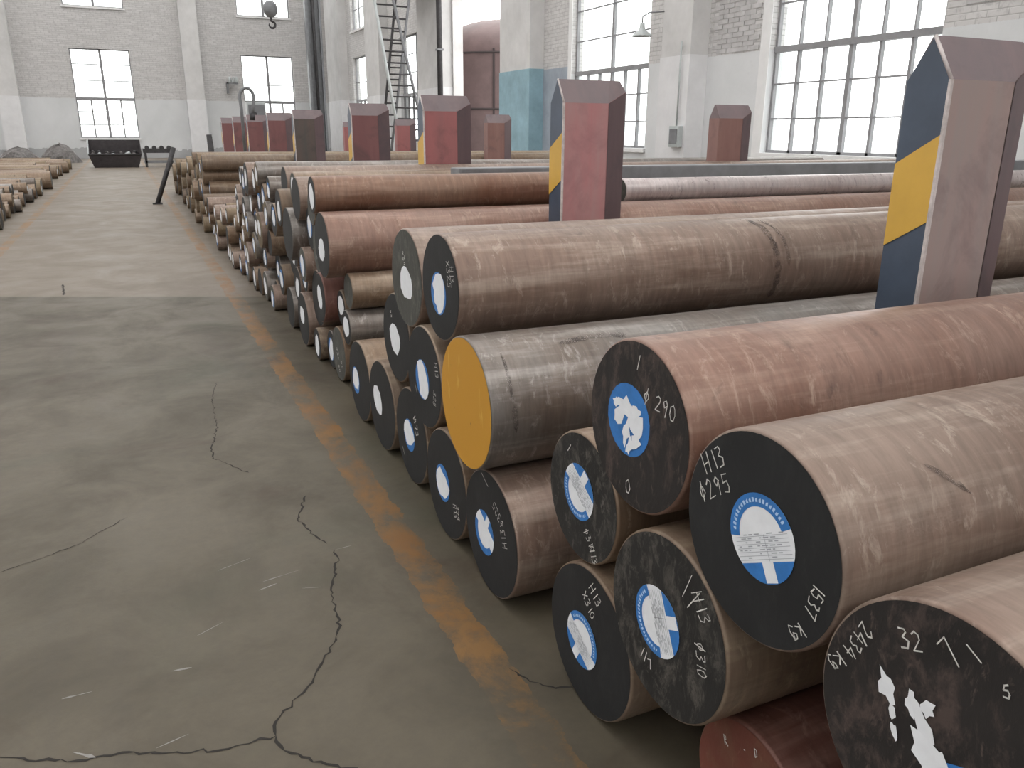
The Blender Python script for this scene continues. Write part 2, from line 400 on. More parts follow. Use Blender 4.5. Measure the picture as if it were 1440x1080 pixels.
# pilasters along both visible walls
def pilaster(n, x0, x1, y0, y1, label, dado=M_PILDADO, dado_h=2.28):
    r = struct(empty('trim_%d' % n, (x0, y0, 0)), label)
    m = MB(); m.box((0, 0, dado_h), (x1-x0, y1-y0, HT)); m.build('shaft', M_PIL, r)
    m = MB(); m.box((-0.012, -0.012, 0), (x1-x0, y1-y0+0.012, dado_h)); m.build('painted_dado', dado, r)
    return r
XP = 8.24
pil1 = pilaster(1, XP, XR, 11.1, 11.88, 'white pilaster between the two near tall windows')
pil2 = pilaster(2, XP, XR, 16.8, 18.38, 'pilaster painted pale blue at the bottom beside the open doorway', M_TEAL, 2.42)
pilaster(3, XP, XR, 22.3, 24.35, 'broad whitewashed pilaster beyond the open doorway')
pilaster(4, XP, XR, 28.4, 30.1, 'whitewashed pilaster behind the steel ladders')
pilaster(5, XP, XR, 34.0, 36.2, 'whitewashed pilaster in the far right corner')
for n, xa, xb in ((6, 2.62, 3.3), (7, -3.95, -3.27)):
    r = struct(empty('trim_%d' % n, (xa, YF-0.35, 0)), 'whitewashed pilaster on the far wall %s' % ('between its two windows' if n == 6 else 'at the left'))
    MB().box((0, 0, 2.28), (xb-xa, 0.35, HT)).build('shaft', M_PIL, r)
    MB().box((-0.012, -0.012, 0), (xb-xa+0.012, 0.35, 2.28)).build('painted_dado', M_PILDADO, r)
# slate-blue painted stretch of dado beside the blue pilaster
struct(MB().box((XR-0.008, 15.62, 0), (XR, 16.8, 2.4)).build('trim_8', M_SLATE), 'slate-blue painted patch of wall beside the blue pilaster')

# individual bricks of the near stretches of the right wall (larger than ten pixels in view)
bm_ = MB().box((-0.007, 0.004, 0.004), (0.0, 0.236, 0.064)); brick_me = bm_.mesh('brick')
brick_me.materials.append(M_BRICK)
cnt = 0
for y0, y1, z0, z1 in ((9.92, 11.1, 2.27, 3.2), (5.2, 6.86, 2.46, 3.0)):
    row = 0; z = z0
    while z < z1:
        y = y0 + (0.12 if row % 2 else 0.0)
        while y+0.24 <= y1 and cnt < 290:
            o = link('brick', brick_me, None, wall_right, (XR-R.uniform(0, 0.006), y, z))
            o.rotation_euler = (R.uniform(-.01, .01), 0, R.uniform(-.015, .015)); cnt += 1
            y += 0.242
        z += 0.07; row += 1

# ------------------------------------------------------------------ windows
win_n = [0]
def window(axis, pos, a0, a1, z0, ztr, z1, cols, lower_rows, upper_z, upper_cols, label, thick=0.04, reveal=True, k_=1.2):
    win_n[0] += 1
    inward = -1
    def P(u, w, z):      # u along wall, w inward depth
        return (pos+w, u, z) if axis == 'X' else (u, pos+w, z)
    r = struct(empty('window_%d' % win_n[0], P((a0+a1)/2, 0.1, z0)), label)
    ro = r.location
    def bx(name, u0, u1, zz0, zz1, w0, w1, mat, par=r):
        a = Vector(P(u0, w0, zz0))-ro; b_ = Vector(P(u1, w1, zz1))-ro
        lo = [min(a[i], b_[i]) for i in range(3)]; hi = [max(a[i], b_[i]) for i in range(3)]
        return MB().box(lo, hi).build(name, mat, par)
    D0, D1 = 0.10, 0.16
    m = MB()
    for u0, u1, q0, q1 in ((a0, a0+thick, z0, z1), (a1-thick, a1, z0, z1), (a0+thick, a1-thick, z0, z0+thick), (a0+thick, a1-thick, z1-thick, z1)):
        a = Vector(P(u0, D0, q0))-ro; b_ = Vector(P(u1, D1, q1))-ro
        m.box([min(a[i], b_[i]) for i in range(3)], [max(a[i], b_[i]) for i in range(3)])
    m.build('frame', M_FRAME, r)
    if reveal:
        bx('sill', a0-0.04, a1+0.04, z0-0.07, z0-0.002, -0.06, 0.1, M_FRAMEW)
    if ztr: bx('transom', a0, a1, ztr-0.045*k_, ztr+0.022*k_, D0-0.02, D1+0.02, M_FRAME)
    zl = ztr if ztr else z1
    zs = [z0+(zl-z0)*k/lower_rows for k in range(lower_rows+1)]
    us = [a0+(a1-a0)*k/cols for k in range(cols+1)]
    for k, u in enumerate(us[1:-1], 1):
        t = (0.028 if k*2 == cols else 0.016)*k_
        bx('mullion', u-t, u+t, z0, zl, D0, D1, M_FRAME)
    for z in zs[1:-1]: bx('glazing_bar', a0, a1, z-0.009*k_, z+0.009*k_, D0+.01, D1-.01, M_FRAME)
    ug = [a0+(a1-a0)*k/upper_cols for k in range(upper_cols+1)] if upper_cols else []
    if ztr:
        for k, u in enumerate(ug[1:-1], 1):
            t = (0.026 if k*2 == upper_cols else 0.009)*k_
            bx('mullion', u-t, u+t, ztr, z1, D0, D1, M_FRAME)
        for z in upper_z: bx('glazing_bar', a0, a1, z-0.009*k_, z+0.009*k_, D0+.01, D1-.01, M_FRAME)
    cells = [(u0, u1, q0, q1) for u0, u1 in zip(us, us[1:]) for q0, q1 in zip(zs, zs[1:])]
    if ztr:
        uz = [ztr]+list(upper_z)+[z1]
        cells += [(u0, u1, q0, q1) for u0, u1 in zip(ug, ug[1:]) for q0, q1 in zip(uz, uz[1:])]
    for u0, u1, q0, q1 in cells: bx('pane', u0, u1, q0, q1, 0.128, 0.132, M_GLASS)
    return r
UZ = [2.853, 3.418, 3.983, 4.548, 5.1]
w1 = window('X', XR, 6.89, 9.69, 0.83, 2.26, 5.6, 6, 3, UZ, 6, 'tall steel window at the right behind the striped post')
MB().tube([(0.12, -1.05, 0.0), (0.03, -1.12, 0.5)], 0.012, 6).build('stay_rod', M_IRONGREY, w1, loc=(-0.12, 0, 0.0))
window('X', XR, 12.74, 15.54, 0.83, 2.26, 5.6, 6, 3, UZ, 2, 'tall steel window left of the white pilaster with switch box')
window('X', XR, 24.35, 27.15, 0.83, 2.25, 4.0, 6, 3, [2.9, 3.45], 2, 'narrow strip of window behind the steel ladders')
window('X', XR, 30.1, 33.2, 0.83, 2.25, 3.8, 6, 3, [2.9], 2, 'narrow strip of window in the far right corner')
window('X', XR, 30.1, 33.2, 4.75, None, 7.0, 4, 3, [], 0, 'high narrow strip of window in the far right corner')
window('Y', YF, -1.4, 0.7, 0.78, 2.26, 4.06, 4, 3, [2.91, 3.5], 2, 'far wall window above the scrap skip', k_=1.7)
window('Y', YF, -1.4, 0.7, 5.55, None, 8.2, 2, 3, [], 0, 'upper far wall window cut by the top of the frame at left', k_=1.7)
window('Y', YF, 4.88, 6.98, 0.78, 2.26, 4.06, 4, 3, [2.91], 2, 'far wall window behind the lifting sling', k_=1.7)
window('Y', YF, 4.88, 6.98, 5.55, None, 8.2, 2, 3, [], 0, 'upper far wall window behind the crane hook', k_=1.7)
# white plaster reveals of the two near windows
for k, (y0, y1) in enumerate(((9.69, 9.88), (15.54, 15.68))):
    struct(MB().box((XR-0.012, y0, 0.76), (XR, y1, 5.6)).build('trim_%d' % (9+k), M_FRAMEW), 'white plaster band along the %s window edge' % ('right' if k == 0 else 'left'))
# doorway frame
r = struct(empty('door_1', (XR, 20.35, 0)), 'open doorway between the blue pilaster and the broad pilaster')
MB().box((-0.03, 1.86, 0), (0.26, 1.93, 5.6)).build('door_jamb', M_PIL, r)
MB().box((-0.03, -1.68, 0), (0.26, -1.6, 5.6)).build('door_jamb', M_FRAMEW, r)
MB().box((-0.03, -1.6, 5.5), (0.26, 1.86, 5.6)).build('door_head', M_FRAMEW, r)

# ------------------------------------------------------------------ floor cracks and scrapes
def ribbon(pts, w, z, rnd, close_ends=True):
    m = MB(); L, Rr = [], []
    for k, (x, y) in enumerate(pts):
        if k == 0: dx, dy = pts[1][0]-x, pts[1][1]-y
        elif k == len(pts)-1: dx, dy = x-pts[k-1][0], y-pts[k-1][1]
        else: dx, dy = pts[k+1][0]-pts[k-1][0], pts[k+1][1]-pts[k-1][1]
        l = math.hypot(dx, dy) or 1; nx, ny = -dy/l, dx/l
        ww = w*rnd.uniform(0.2, 1.15) if 0 < k < len(pts)-1 else w*0.15
        L.append((x+nx*ww, y+ny*ww, z)); Rr.append((x-nx*ww, y-ny*ww, z))
    for k in range(len(pts)-1): m.poly([Rr[k], Rr[k+1], L[k+1], L[k]])
    return m
def jag(pts, rnd, step=0.013, amp=0.0055):
    out = [pts[0]]
    for (x0, y0), (x1, y1) in zip(pts, pts[1:]):
        l = math.hypot(x1-x0, y1-y0); n = max(1, int(l/step))
        for k in range(1, n+1):
            t = k/n; j = amp if k < n else amp*0.3
            out.append((x0+(x1-x0)*t+rnd.uniform(-j, j), y0+(y1-y0)*t+rnd.uniform(-j, j)))
    return out
cr = random.Random(3)
for pts, w in (
    ([(0.394, 2.38), (0.338, 2.227), (0.361, 2.111), (0.385, 2.04)], 0.0032),
    ([(0.397, 2.00), (0.395, 1.95), (0.376, 1.897), (0.341, 1.799), (0.335, 1.72), (0.326, 1.638), (0.298, 1.576), (0.255, 1.512), (0.226, 1.46), (0.191, 1.428), (0.136, 1.373), (0.13, 1.333)], 0.0032),
    ([(0.13, 1.333), (0.055, 1.337), (-0.019, 1.354), (-0.127, 1.404), (-0.21, 1.418), (-0.292, 1.456), (-0.341, 1.488), (-0.5, 1.56)], 0.0034),
    ([(0.13, 1.333), (0.138, 1.288), (0.18, 1.236), (0.224, 1.201), (0.30, 1.13), (0.42, 1.07)], 0.0034),
    ([(0.203, 3.149), (0.162, 2.91), (0.158, 2.817), (0.255, 2.638)], 0.0028),
    ([(0.26, 3.75), (0.22, 3.5), (0.203, 3.149)], 0.002),
    ([(-0.50, 2.2), (-0.25, 2.32), (-0.12, 2.45)], 0.0018),
    ([(0.62, 1.33), (0.66, 1.25), (0.72, 1.22)], 0.003),
    ([(-0.526, 6.789), (-0.493, 6.329)], 0.009)):
    ribbon(jag(pts, cr), w, 0.0006, cr).build('floor_crack', M_CRACK, floor)
for x, y, a, l, w in ((0.135, 2.03, 0.35, 0.09, .002), (0.24, 1.92, 0.2, .10, .002), (0.30, 1.83, -0.3, 0.05, .002), (-0.22, 1.62, 0.0, 0.055, .003), (-0.02, 1.62, -0.1, 0.04, .0025), (-0.20, 1.43, -.7, .05, .004), (-0.05, 1.40, .25, .06, .0015), (0.42, 2.0, 0.1, .05, .0015), (0.05, 1.75, .5, .07, .0012), (0.20, 1.88, .3, .05, .003)):
    ribbon([(x+l*math.cos(a)*(t-.5), y+l*math.sin(a)*(t-.5)) for t in (0, .25, .5, .75, 1)], w, 0.0007, cr).build('floor_scrape', M_SCRAPE, floor)

# ------------------------------------------------------------------ steel bars
def bar_body(r, L, n, rnd):
    prof = [(r-0.0045, 0.0), (r-0.0012, 0.0015), (r, 0.0055)]
    k = 7 if n > 30 else 3
    for j in range(1, k): prof.append((r*(1+rnd.uniform(-.004, .004)), L*j/k))
    prof += [(r, L-0.004), (r-0.004, L)]
    m = MB().lathe(prof, n, 'X')
    N = len(prof); m.f.append(tuple((N-1)*n+j for j in range(n))); m.sm.append(False)
    m.f.append(tuple(reversed(range(n)))); m.sm.append(False)
    return m
def disc(r, n, x, rnd=None, cu=0.0, cv=0.0, jit=0.0):
    m = MB(); pts = []
    for j in range(n):
        a = -2*math.pi*j/n; rr = r*(1+(rnd.uniform(-jit, jit) if rnd else 0))
        pts.append((x, -(cu+rr*math.cos(a)), cv+rr*math.sin(a)))
    m.poly(pts); return m
def uvpoly(m, pts, x):
    # (u right, v up) as seen facing the end of the bar
    area = sum(a[0]*b[1]-b[0]*a[1] for a, b in zip(pts, pts[1:]+pts[:1]))
    if area < 0: pts = pts[::-1]
    m.poly([(x, -u, v) for u, v in pts])
def rot2(p, a): return (p[0]*math.cos(a)-p[1]*math.sin(a), p[0]*math.sin(a)+p[1]*math.cos(a))

def arc_band(m, r0, r1, a0, a1, n, T, x):
    for k in range(n):
        b0 = a0+(a1-a0)*k/n; b1 = a0+(a1-a0)*(k+1)/n
        uvpoly(m, [T((r0*math.cos(b0), r0*math.sin(b0))), T((r1*math.cos(b0), r1*math.sin(b0))), T((r1*math.cos(b1), r1*math.sin(b1))), T((r0*math.cos(b1), r0*math.sin(b1)))], x)
def paper_label(bar, u, v, r, rot=0.0, detail=True, x=-0.0016):
    """round label: blue ring over the top, white field with a ruled table, blue foot with a white tab"""
    T = lambda p: (u+rot2(p, rot)[0], v+rot2(p, rot)[1])
    n = 40 if detail else 24
    m = MB(); uvpoly(m, [T((r*math.cos(2*math.pi*k/n), r*math.sin(2*math.pi*k/n))) for k in range(n)], x)
    lab = m.build('paper_label', M_PAPER, bar)
    m = MB(); arc_band(m, 0.70*r, 1.004*r, math.radians(8), math.radians(172), 24, T, x-0.0004)
    m.build('blue_ring', M_BLUE, lab)
    m = MB(); y0 = -0.52*r; a = math.asin(-0.52)
    uvpoly(m, [T((1.004*r*math.cos(t), 1.004*r*math.sin(t))) for t in [math.pi-a+(2*a+math.pi)*k/16 for k in range(17)]], x-0.0004)
    m.build('blue_foot', M_BLUE, lab)
    m = MB(); uvpoly(m, [T((-0.16*r, -0.5*r)), T((0.2*r, -0.5*r)), T((0.2*r, -0.97*r)), T((-0.16*r, -0.97*r))], x-0.0008)
    m.build('white_tab', M_PAPER, lab)
    if detail:
        m = MB()
        for k in range(7):
            y = (0.06-0.085*k)*r; hw = 0.86*r
            uvpoly(m, [T((-hw, y)), T((hw, y)), T((hw, y-0.012*r)), T((-hw, y-0.012*r))], x-0.0008)
            rnd = random.Random(k)
            xx = -0.8*r
            while xx < 0.75*r:
                w = rnd.uniform(.05, .2)*r
                if rnd.random() < 0.55: uvpoly(m, [T((xx, y+.05*r)), T((xx+w, y+.05*r)), T((xx+w, y+.025*r)), T((xx, y+.025*r))], x-0.0008)
                xx += w+.06*r
        uvpoly(m, [T((0.1*r, .08*r)), T((.115*r, .08*r)), T((.115*r, -.5*r)), T((.1*r, -.5*r))], x-0.0008)
        m.build('printed_table', M_PRINT, lab)
        m = MB()
        for k in range(20):
            t = math.radians(20+140*k/19); rr = .85*r
            c0 = Vector((rr*math.cos(t), rr*math.sin(t))); d = Vector((-math.sin(t), math.cos(t)))*0.032*r; e = Vector((math.cos(t), math.sin(t)))*0.05*r
            uvpoly(m, [T(tuple(c0-d-e)), T(tuple(c0+d-e)), T(tuple(c0+d+e*(.3 if k % 3 else 1))), T(tuple(c0-d+e))], x-0.0008)
        m.build('ring_lettering', M_PALEBLUE, lab)
    return lab
def worn_label(bar, u, v, r, rnd, blue=True, tall=1.0, x=-0.0014):
    """scuffed paper label: ragged white patch, a little blue left along the rim"""
    n = 16
    pts = []
    ph = rnd.uniform(0, 6.28)
    for k in range(n):
        a = 2*math.pi*k/n; rr = r*(0.93+0.10*math.sin(2*a+ph)+rnd.uniform(-.07, .07))
        pts.append((u+rr*math.cos(a), v+rr*tall*math.sin(a)))
    if blue:
        m = MB(); uvpoly(m, [(u+r*math.cos(2*math.pi*k/24), v+r*tall*math.sin(2*math.pi*k/24)) for k in range(24)], x)
        b0 = m.build('label_backing', M_BLUE, bar); m = MB(); 
        k0 = rnd.randrange(n); q = []
        for k, p in enumerate(pts):
            kk = (k-k0) % n; f = 0.68 if kk < 4 else 0.97
            q.append((u+(p[0]-u)*f, v+(p[1]-v)*f))
        uvpoly(m, q, x-0.0005); m.build('paper_label', M_PAPER, b0)
    else:
        m = MB(); uvpoly(m, pts, x); m.build('paper_label', M_PAPER, bar)

GLY = {
 '0': [[(.3, 1), (.08, .8), (.04, .4), (.2, .03), (.42, .1), (.52, .5), (.45, .85), (.3, 1)]],
 '1': [[(.25, 1), (.3, 0)]],
 '2': [[(.05, .8), (.25, 1), (.45, .85), (.42, .6), (.05, .02), (.55, .05)]],
 '3': [[(.08, .95), (.4, 1), (.45, .8), (.22, .58), (.5, .4), (.42, .08), (.05, .03)]],
 '4': [[(.3, 1), (.05, .4), (.55, .42)], [(.42, .8), (.38, 0)]],
 '5': [[(.5, 1), (.15, .98), (.1, .58), (.42, .6), (.5, .28), (.35, .03), (.05, .08)]],
 '7': [[(.05, .95), (.5, 1), (.25, 0)]],
 '9': [[(.48, .75), (.3, 1), (.08, .8), (.2, .52), (.48, .75), (.35, 0)]],
 'H': [[(.06, 1), (.04, 0)], [(.5, 1), (.48, 0)], [(.05, .48), (.5, .52)]],
 'X': [[(.05, .95), (.5, .05)], [(.5, .95), (.05, .05)]],
 'o': [[(.25, .75), (.06, .55), (.1, .25), (.3, .15), (.48, .4), (.42, .68), (.25, .75)], [(.34, 1.05), (.2, -.1)]],
 'k': [[(.1, 1), (.06, 0)], [(.45, .65), (.1, .3), (.5, 0)]],
 'g': [[(.45, .6), (.2, .7), (.06, .4), (.25, .22), (.45, .6), (.42, 0), (.2, -.3), (.02, -.12)]],
 'R': [[(.08, 0), (.1, 1), (.45, .9), (.42, .6), (.1, .5), (.5, 0)]],
 'D': [[(.1, 1), (.08, 0), (.42, .2), (.5, .6), (.35, .95), (.1, 1)]],
 '.': [[(.2, .05), (.3, .08)]], ' ': [], '~': [[(.05, .3), (.2, .42), (.18, .7)], [(.3, .2), (.42, .55)]],
}
def chalk(bar, items, x=-0.0022, w=0.0009, seed=0):
    """items: (text, u, v, height, angle) written from (u,v) along the angle"""
    rnd = random.Random(seed)
    for text, u, v, h, a in items:
        adv = 0.0; m = MB()
        for ch in text:
            for st in GLY[ch]:
                pts = [rot2(((adv+p[0])*h, p[1]*h), a) for p in st]
                pts = [(u+p[0]+rnd.uniform(-.001, .001), v+p[1]+rnd.uniform(-.001, .001)) for p in pts]
                for (x0, y0), (x1, y1) in zip(pts, pts[1:]):
                    l = math.hypot(x1-x0, y1-y0) or 1e-6; nx, ny = -(y1-y0)/l*w*rnd.uniform(.6, 1.2), (x1-x0)/l*w*rnd.uniform(.6, 1.2)
                    ex, ey = (x1-x0)/l*w*.6, (y1-y0)/l*w*.6
                    uvpoly(m, [(x0-ex+nx, y0-ey+ny), (x0-ex-nx, y0-ey-ny), (x1+ex-nx, y1+ey-ny), (x1+ex+nx, y1+ey+ny)], x)
            adv += 0.72 if ch not in '1 .' else 0.45
        m.build('chalk_writing', M_CHALK, bar)

def make_bar(x, y, z, D, L, body, end, label, group=None, n=48, flip=False, seed=0, yaw=0.0):
    rnd = random.Random(seed)
    bar = empty('steel_bar', (x, y, z), (math.pi if flip else 0.0)+yaw)
    tag(bar, label, 'steel bar', group)
    bar_body(D/2, L, n, rnd).build('bar_body', body, bar)
    disc(D/2-0.0042, n, -0.0008).build('end_face', end, bar)
    return bar

bars = {}
near = [  # key, x, y, z, diameter, length, body, end, label
 ('320', .690, .426, .496, .320, 3.9, MB_PINK, ME_BARK, 'nearest big steel bar with flaky brown-black end and shredded label, cut by the frame'),
 ('sup', .730, .440, .168, .330, 3.6, MB_BROWN, ME_BLACK, 'brown steel bar on the floor under the nearest big bar, below the frame edge'),
 ('rust', .760, .752, .120, .240, 4.0, MB_RED, ME_RUST, 'red-rusty steel bar on the floor at the bottom edge with an unpainted end'),
 ('295', .694, .721, .596, .295, 3.2, MB_PINK, ME_BLACK, 'smooth black-ended steel bar chalked H13 295 with a large clean blue and white label'),
 ('310r', .693, .901, .353, .310, 4.2, MB_BROWN, ME_SAWN, 'scratched black-ended steel bar with sideways label, directly under the bar chalked 290'),
 ('290', .701, 1.022, .649, .290, 4.6, MB_ROSE, ME_BARK, 'top steel bar chalked 290 with a torn blue label, beside the one chalked H13 295'),
 ('310l', .709, 1.157, .156, .310, 4.2, MB_BROWN, ME_BLACK, 'plain black-ended steel bar on the floor chalked H13 X310 by the yellow line'),
 ('lab6', .715, 1.211, .4385, .260, 4.4, MB_TAN, ME_SAWN, 'small scratched black-ended steel bar with slanted blue label, left of the bar chalked 290'),
 ('yel', .670, 1.696, .484, .325, 4.6, MB_GREY, ME_YELLOW, 'grey steel bar with its end painted solid yellow'),
 ('523', .705, 1.627, .163, .323, 4.4, MB_PINK, ME_BLACK, 'black-ended steel bar on the floor chalked 325 under the yellow-ended bar'),
 ('628', .710, 1.951, .160, .318, 4.4, MB_BROWN, ME_BLACK, 'black-ended floor-level steel bar half hidden left of the yellow-ended bar'),
 ('578', .738, 2.346, .161, .320, 4.5, MB_BROWN, ME_BLACK, 'black-ended floor-level steel bar, third to the left of the yellow-ended bar along the floor'),
 ('540', .734, 2.671, .164, .327, 4.5, MB_BROWN, ME_BLACK, 'black-ended floor-level steel bar, fourth along the floor from the yellow-ended bar'),
 ('510', .739, 2.998, .162, .322, 4.5, MB_TAN, ME_BLACK, 'black-ended floor-level steel bar with tan side showing, last before the second striped post'),
 ('598', .717, 2.139, .420, .305, 4.5, MB_TAN, ME_BLACK, 'black-ended steel bar with scuffed label wedged directly left of the yellow-ended bar'),
 ('555', .753, 2.523, .446, .300, 4.5, MB_BROWN, ME_BLACK, 'black-ended second-tier steel bar under the dull grey end'),
 ('573', .726, 2.304, .684, .295, 4.6, MB_PINK, ME_GREY, 'top-tier steel bar with a dull olive-grey end beside a black-ended one'),
 ('620', .712, 1.971, .713, .283, 4.7, MB_PINK, ME_BLACK, 'top-tier black-ended steel bar with long pinkish side running behind the striped post'),
]
for i, (k, x, y, z, D, L, bm1, em, lab) in enumerate(near):
    bars[k] = make_bar(x, y, z, D, L, bm1, em, lab, n=72, seed=i)
# labels on the near bars
paper_label(bars['295'], .010, .006, .060, rot=math.radians(29))
paper_label(bars['310r'], -.018, -.003, .060, rot=math.radians(116))
paper_label(bars['310l'], -.022, -.012, .058, rot=math.radians(-29))
paper_label(bars['lab6'], -.010, .008, .056, rot=math.radians(148))
paper_label(bars['523'], -.034, -.013, .058, rot=math.radians(150), detail=False)
lr = random.Random(21)
for k, u, v, r, bl in (('628', -.023, -.006, .055, True), ('578', -.018, -.004, .055, True), ('540', -.047, .006, .056, False), ('510', -.057, -.012, .055, True), ('598', -.012, -.010, .060, True), ('555', -.014, -.006, .057, False), ('573', .000, -.016, .057, False), ('620', -.010, -.017, .057, True)):
    worn_label(bars[k], u, v, r, lr, bl)
# torn labels: blue disc, ragged scraps of white left on it
def torn(bar, u, v, r, scraps, blue_part, x=-0.0014):
    m = MB(); uvpoly(m, [(u+r*c[0], v+r*c[1]) for c in blue_part], x)
    base = m.build('label_backing', M_BLUE, bar)
    rnd = random.Random(9)
    for q_i, (cu, cv, rw, rh, ang) in enumerate(scraps):
        pts = []
        n = 11
        for k in range(n):
            a = 2*math.pi*k/n; q = rnd.uniform(.55, 1.2)
            p = rot2((rw*q*math.cos(a), rh*q*math.sin(a)), ang); pts.append((u+(cu+p[0])*r, v+(cv+p[1])*r))
        m = MB(); c0 = (sum(p[0] for p in pts)/n, sum(p[1] for p in pts)/n)
        for a, b_ in zip(pts, pts[1:]+pts[:1]): uvpoly(m, [c0, a, b_], x-0.0006-q_i*0.00012)
        m.build('label_scrap', M_PAPER, base)
circ = lambda a0, a1, n=24: [(math.cos(math.radians(a0+(a1-a0)*k/n)), math.sin(math.radians(a0+(a1-a0)*k/n))) for k in range(n+1)]
torn(bars['290'], -.022, .005, .062, [(-.1, .35, .5, .28, -.2), (-.45, .0, .4, .22, .9), (.42, -.05, .38, .5, .2), (-.05, -.35, .2, .45, -.25), (.35, .3, .3, .2, .5), (-.55, .35, .25, .14, 0), (.15, -.7, .14, .28, -.3), (.4, -.5, .28, .2, .6)], circ(-110, 250))
torn(bars['320'], -.020, .004, .064, [(-.78, .42, .2, .34, .5), (-.62, .05, .09, .14, .3), (-.5, -.3, .07, .22, .4), (-.3, .42, .14, .24, .2), (-.02, .15, .2, .5, .55), (.15, -.3, .3, .55, .75), (.5, -.45, .22, .4, .2), (.2, -.75, .35, .3, 0), (.0, .55, .16, .2, -.3)], [(.35, -.2), (.95, .1), (1.0, -.1), (.9, -.45), (.5, -.9), (.2, -.8)])
# chalk on the near bars
A = math.radians
chalk(bars['295'], [('H13', -.108, .050, .028, A(36)), ('o295', -.112, .006, .026, A(34)), ('1537', .106, -.006, .019, A(-105)), ('kg', .088, -.072, .020, A(-118))], seed=1)
chalk(bars['290'], [('o', .020, .050, .024, A(-5)), ('290', .050, .046, .026, A(-6)), ('0', -.018, -.122, .024, A(0)), ('1', -.01, .10, .025, A(-20))], seed=2)
chalk(bars['310r'], [('H13', .062, .096, .027, A(-55)), ('o310', .080, .024, .022, A(-78)), ('1', .028, .085, .05, A(-25)), ('1', .045, .075, .045, A(-35)), ('11', -.06, -.09, .022, A(-20)), ('7', -.03, -.10, .016, A(20))], seed=3)
chalk(bars['310l'], [('H13', -.002, .118, .024, A(-38)), ('X310', -.026, .090, .021, A(-42))], seed=4)
chalk(bars['lab6'], [('o310', .016, -.062, .018, A(-48)), ('H13', .036, -.086, .020, A(-58)), ('1', -.06, .08, .02, A(-40))], seed=5, w=0.0008)
chalk(bars['523'], [('o325', .084, .068, .024, A(150)), ('H13', .104, .010, .026, A(113)), ('1', -.015, .110, .045, A(60))], seed=6)
chalk(bars['628'], [('H13', .058, -.035, .022, A(-75)), ('325', .080, -.030, .020, A(-78))], seed=7)
chalk(bars['578'], [('73', .045, .050, .026, A(-70)), ('14', .030, .075, .024, A(-50)), ('1', -.08, -.10, .03, A(40))], seed=8, w=.0016)
chalk(bars['598'], [('H13', .100, .070, .024, A(-80)), ('325', .086, -.015, .022, A(-95)), ('1', -.07, -.07, .03, A(30))], seed=9)
chalk(bars['620'], [('X325', .052, .078, .025, A(-80)), ('H13', .080, .068, .024, A(-82))], seed=10)
chalk(bars['320'], [('2434', -.114, .088, .019, A(-112)), ('kg', -.140, .030, .018, A(-118)), ('32', -.062, .086, .022, A(22)), ('7', .0, .10, .03, A(60)), ('5', .05, .104, .014, A(20)), ('1', .02, .12, .02, A(60))], seed=12)
chalk(bars['rust'], [('R', -.056, .052, .016, A(25)), ('.', -.018, .075, .018, 0), ('D', .010, .082, .013, A(20))], seed=13)
chalk(bars['573'], [('~3~', -.03, .075, .022, A(-70))], seed=14, w=.0016)
chalk(bars['555'], [('~~', -.06, .08, .022, A(-60))], seed=15, w=.0016)

# dark scale scars on three of the near bars: thin curved patches with ragged edges
M_SCAR, nt, b = new_mat('scale_scar')
v = objvec(nt); fz = noise(nt, v, 45, 5, 0.7)
b.inputs['Base Color'].default_value = (0.050, 0.038, 0.036, 1); b.inputs['Roughness'].default_value = 0.55
nt.links.new(ramp(nt, fz, [(0.38, 0.0), (0.66, 0.6)]), b.inputs['Alpha'])
def scar(bar, r, pts, w, seed):
    rnd = random.Random(seed); m = MB(); L, Q = [], []
    for k, (x, a) in enumerate(pts):
        t = A(a); ww = w*(rnd.uniform(.5, 1.2) if 0 < k < len(pts)-1 else .15)
        dx, da = (pts[min(k+1, len(pts)-1)][0]-pts[max(k-1, 0)][0], A(pts[min(k+1, len(pts)-1)][1]-pts[max(k-1, 0)][1])*r)
        l = math.hypot(dx, da) or 1; nx, na = -da/l*ww, dx/l*ww/r
        for lst, sg in ((L, 1), (Q, -1)):
            tt = t+na*sg; lst.append((x+nx*sg, -(r+.0012)*math.cos(tt), (r+.0012)*math.sin(tt)))
    for k in range(len(pts)-1): m.poly([L[k], L[k+1], Q[k+1], Q[k]], True)
    m.build('scale_scar', M_SCAR, bar)
lerp_path = lambda pts, n: [(pts[i][0]+(pts[i+1][0]-pts[i][0])*k/n, pts[i][1]+(pts[i+1][1]-pts[i][1])*k/n) for i in range(len(pts)-1) for k in range(n)]+[pts[-1]]
scar(bars['620'], .1415, lerp_path([(.965, 86), (1.004, 60), (1.013, 27), (1.02, -10), (1.015, -35)], 6), .013, 1)
scar(bars['620'], .1415, lerp_path([(1.02, 80), (1.055, 45), (1.06, 5)], 6), .008, 2)
scar(bars['yel'], .1625, lerp_path([(.21, 62), (.30, 66), (.40, 64)], 6), .010, 3)
scar(bars['yel'], .1625, lerp_path([(.055, 60), (.052, 20), (.06, -10)], 5), .006, 4)
scar(bars['295'], .1475, lerp_path([(.17, 50), (.20, 40), (.225, 31)], 4), .004, 5)

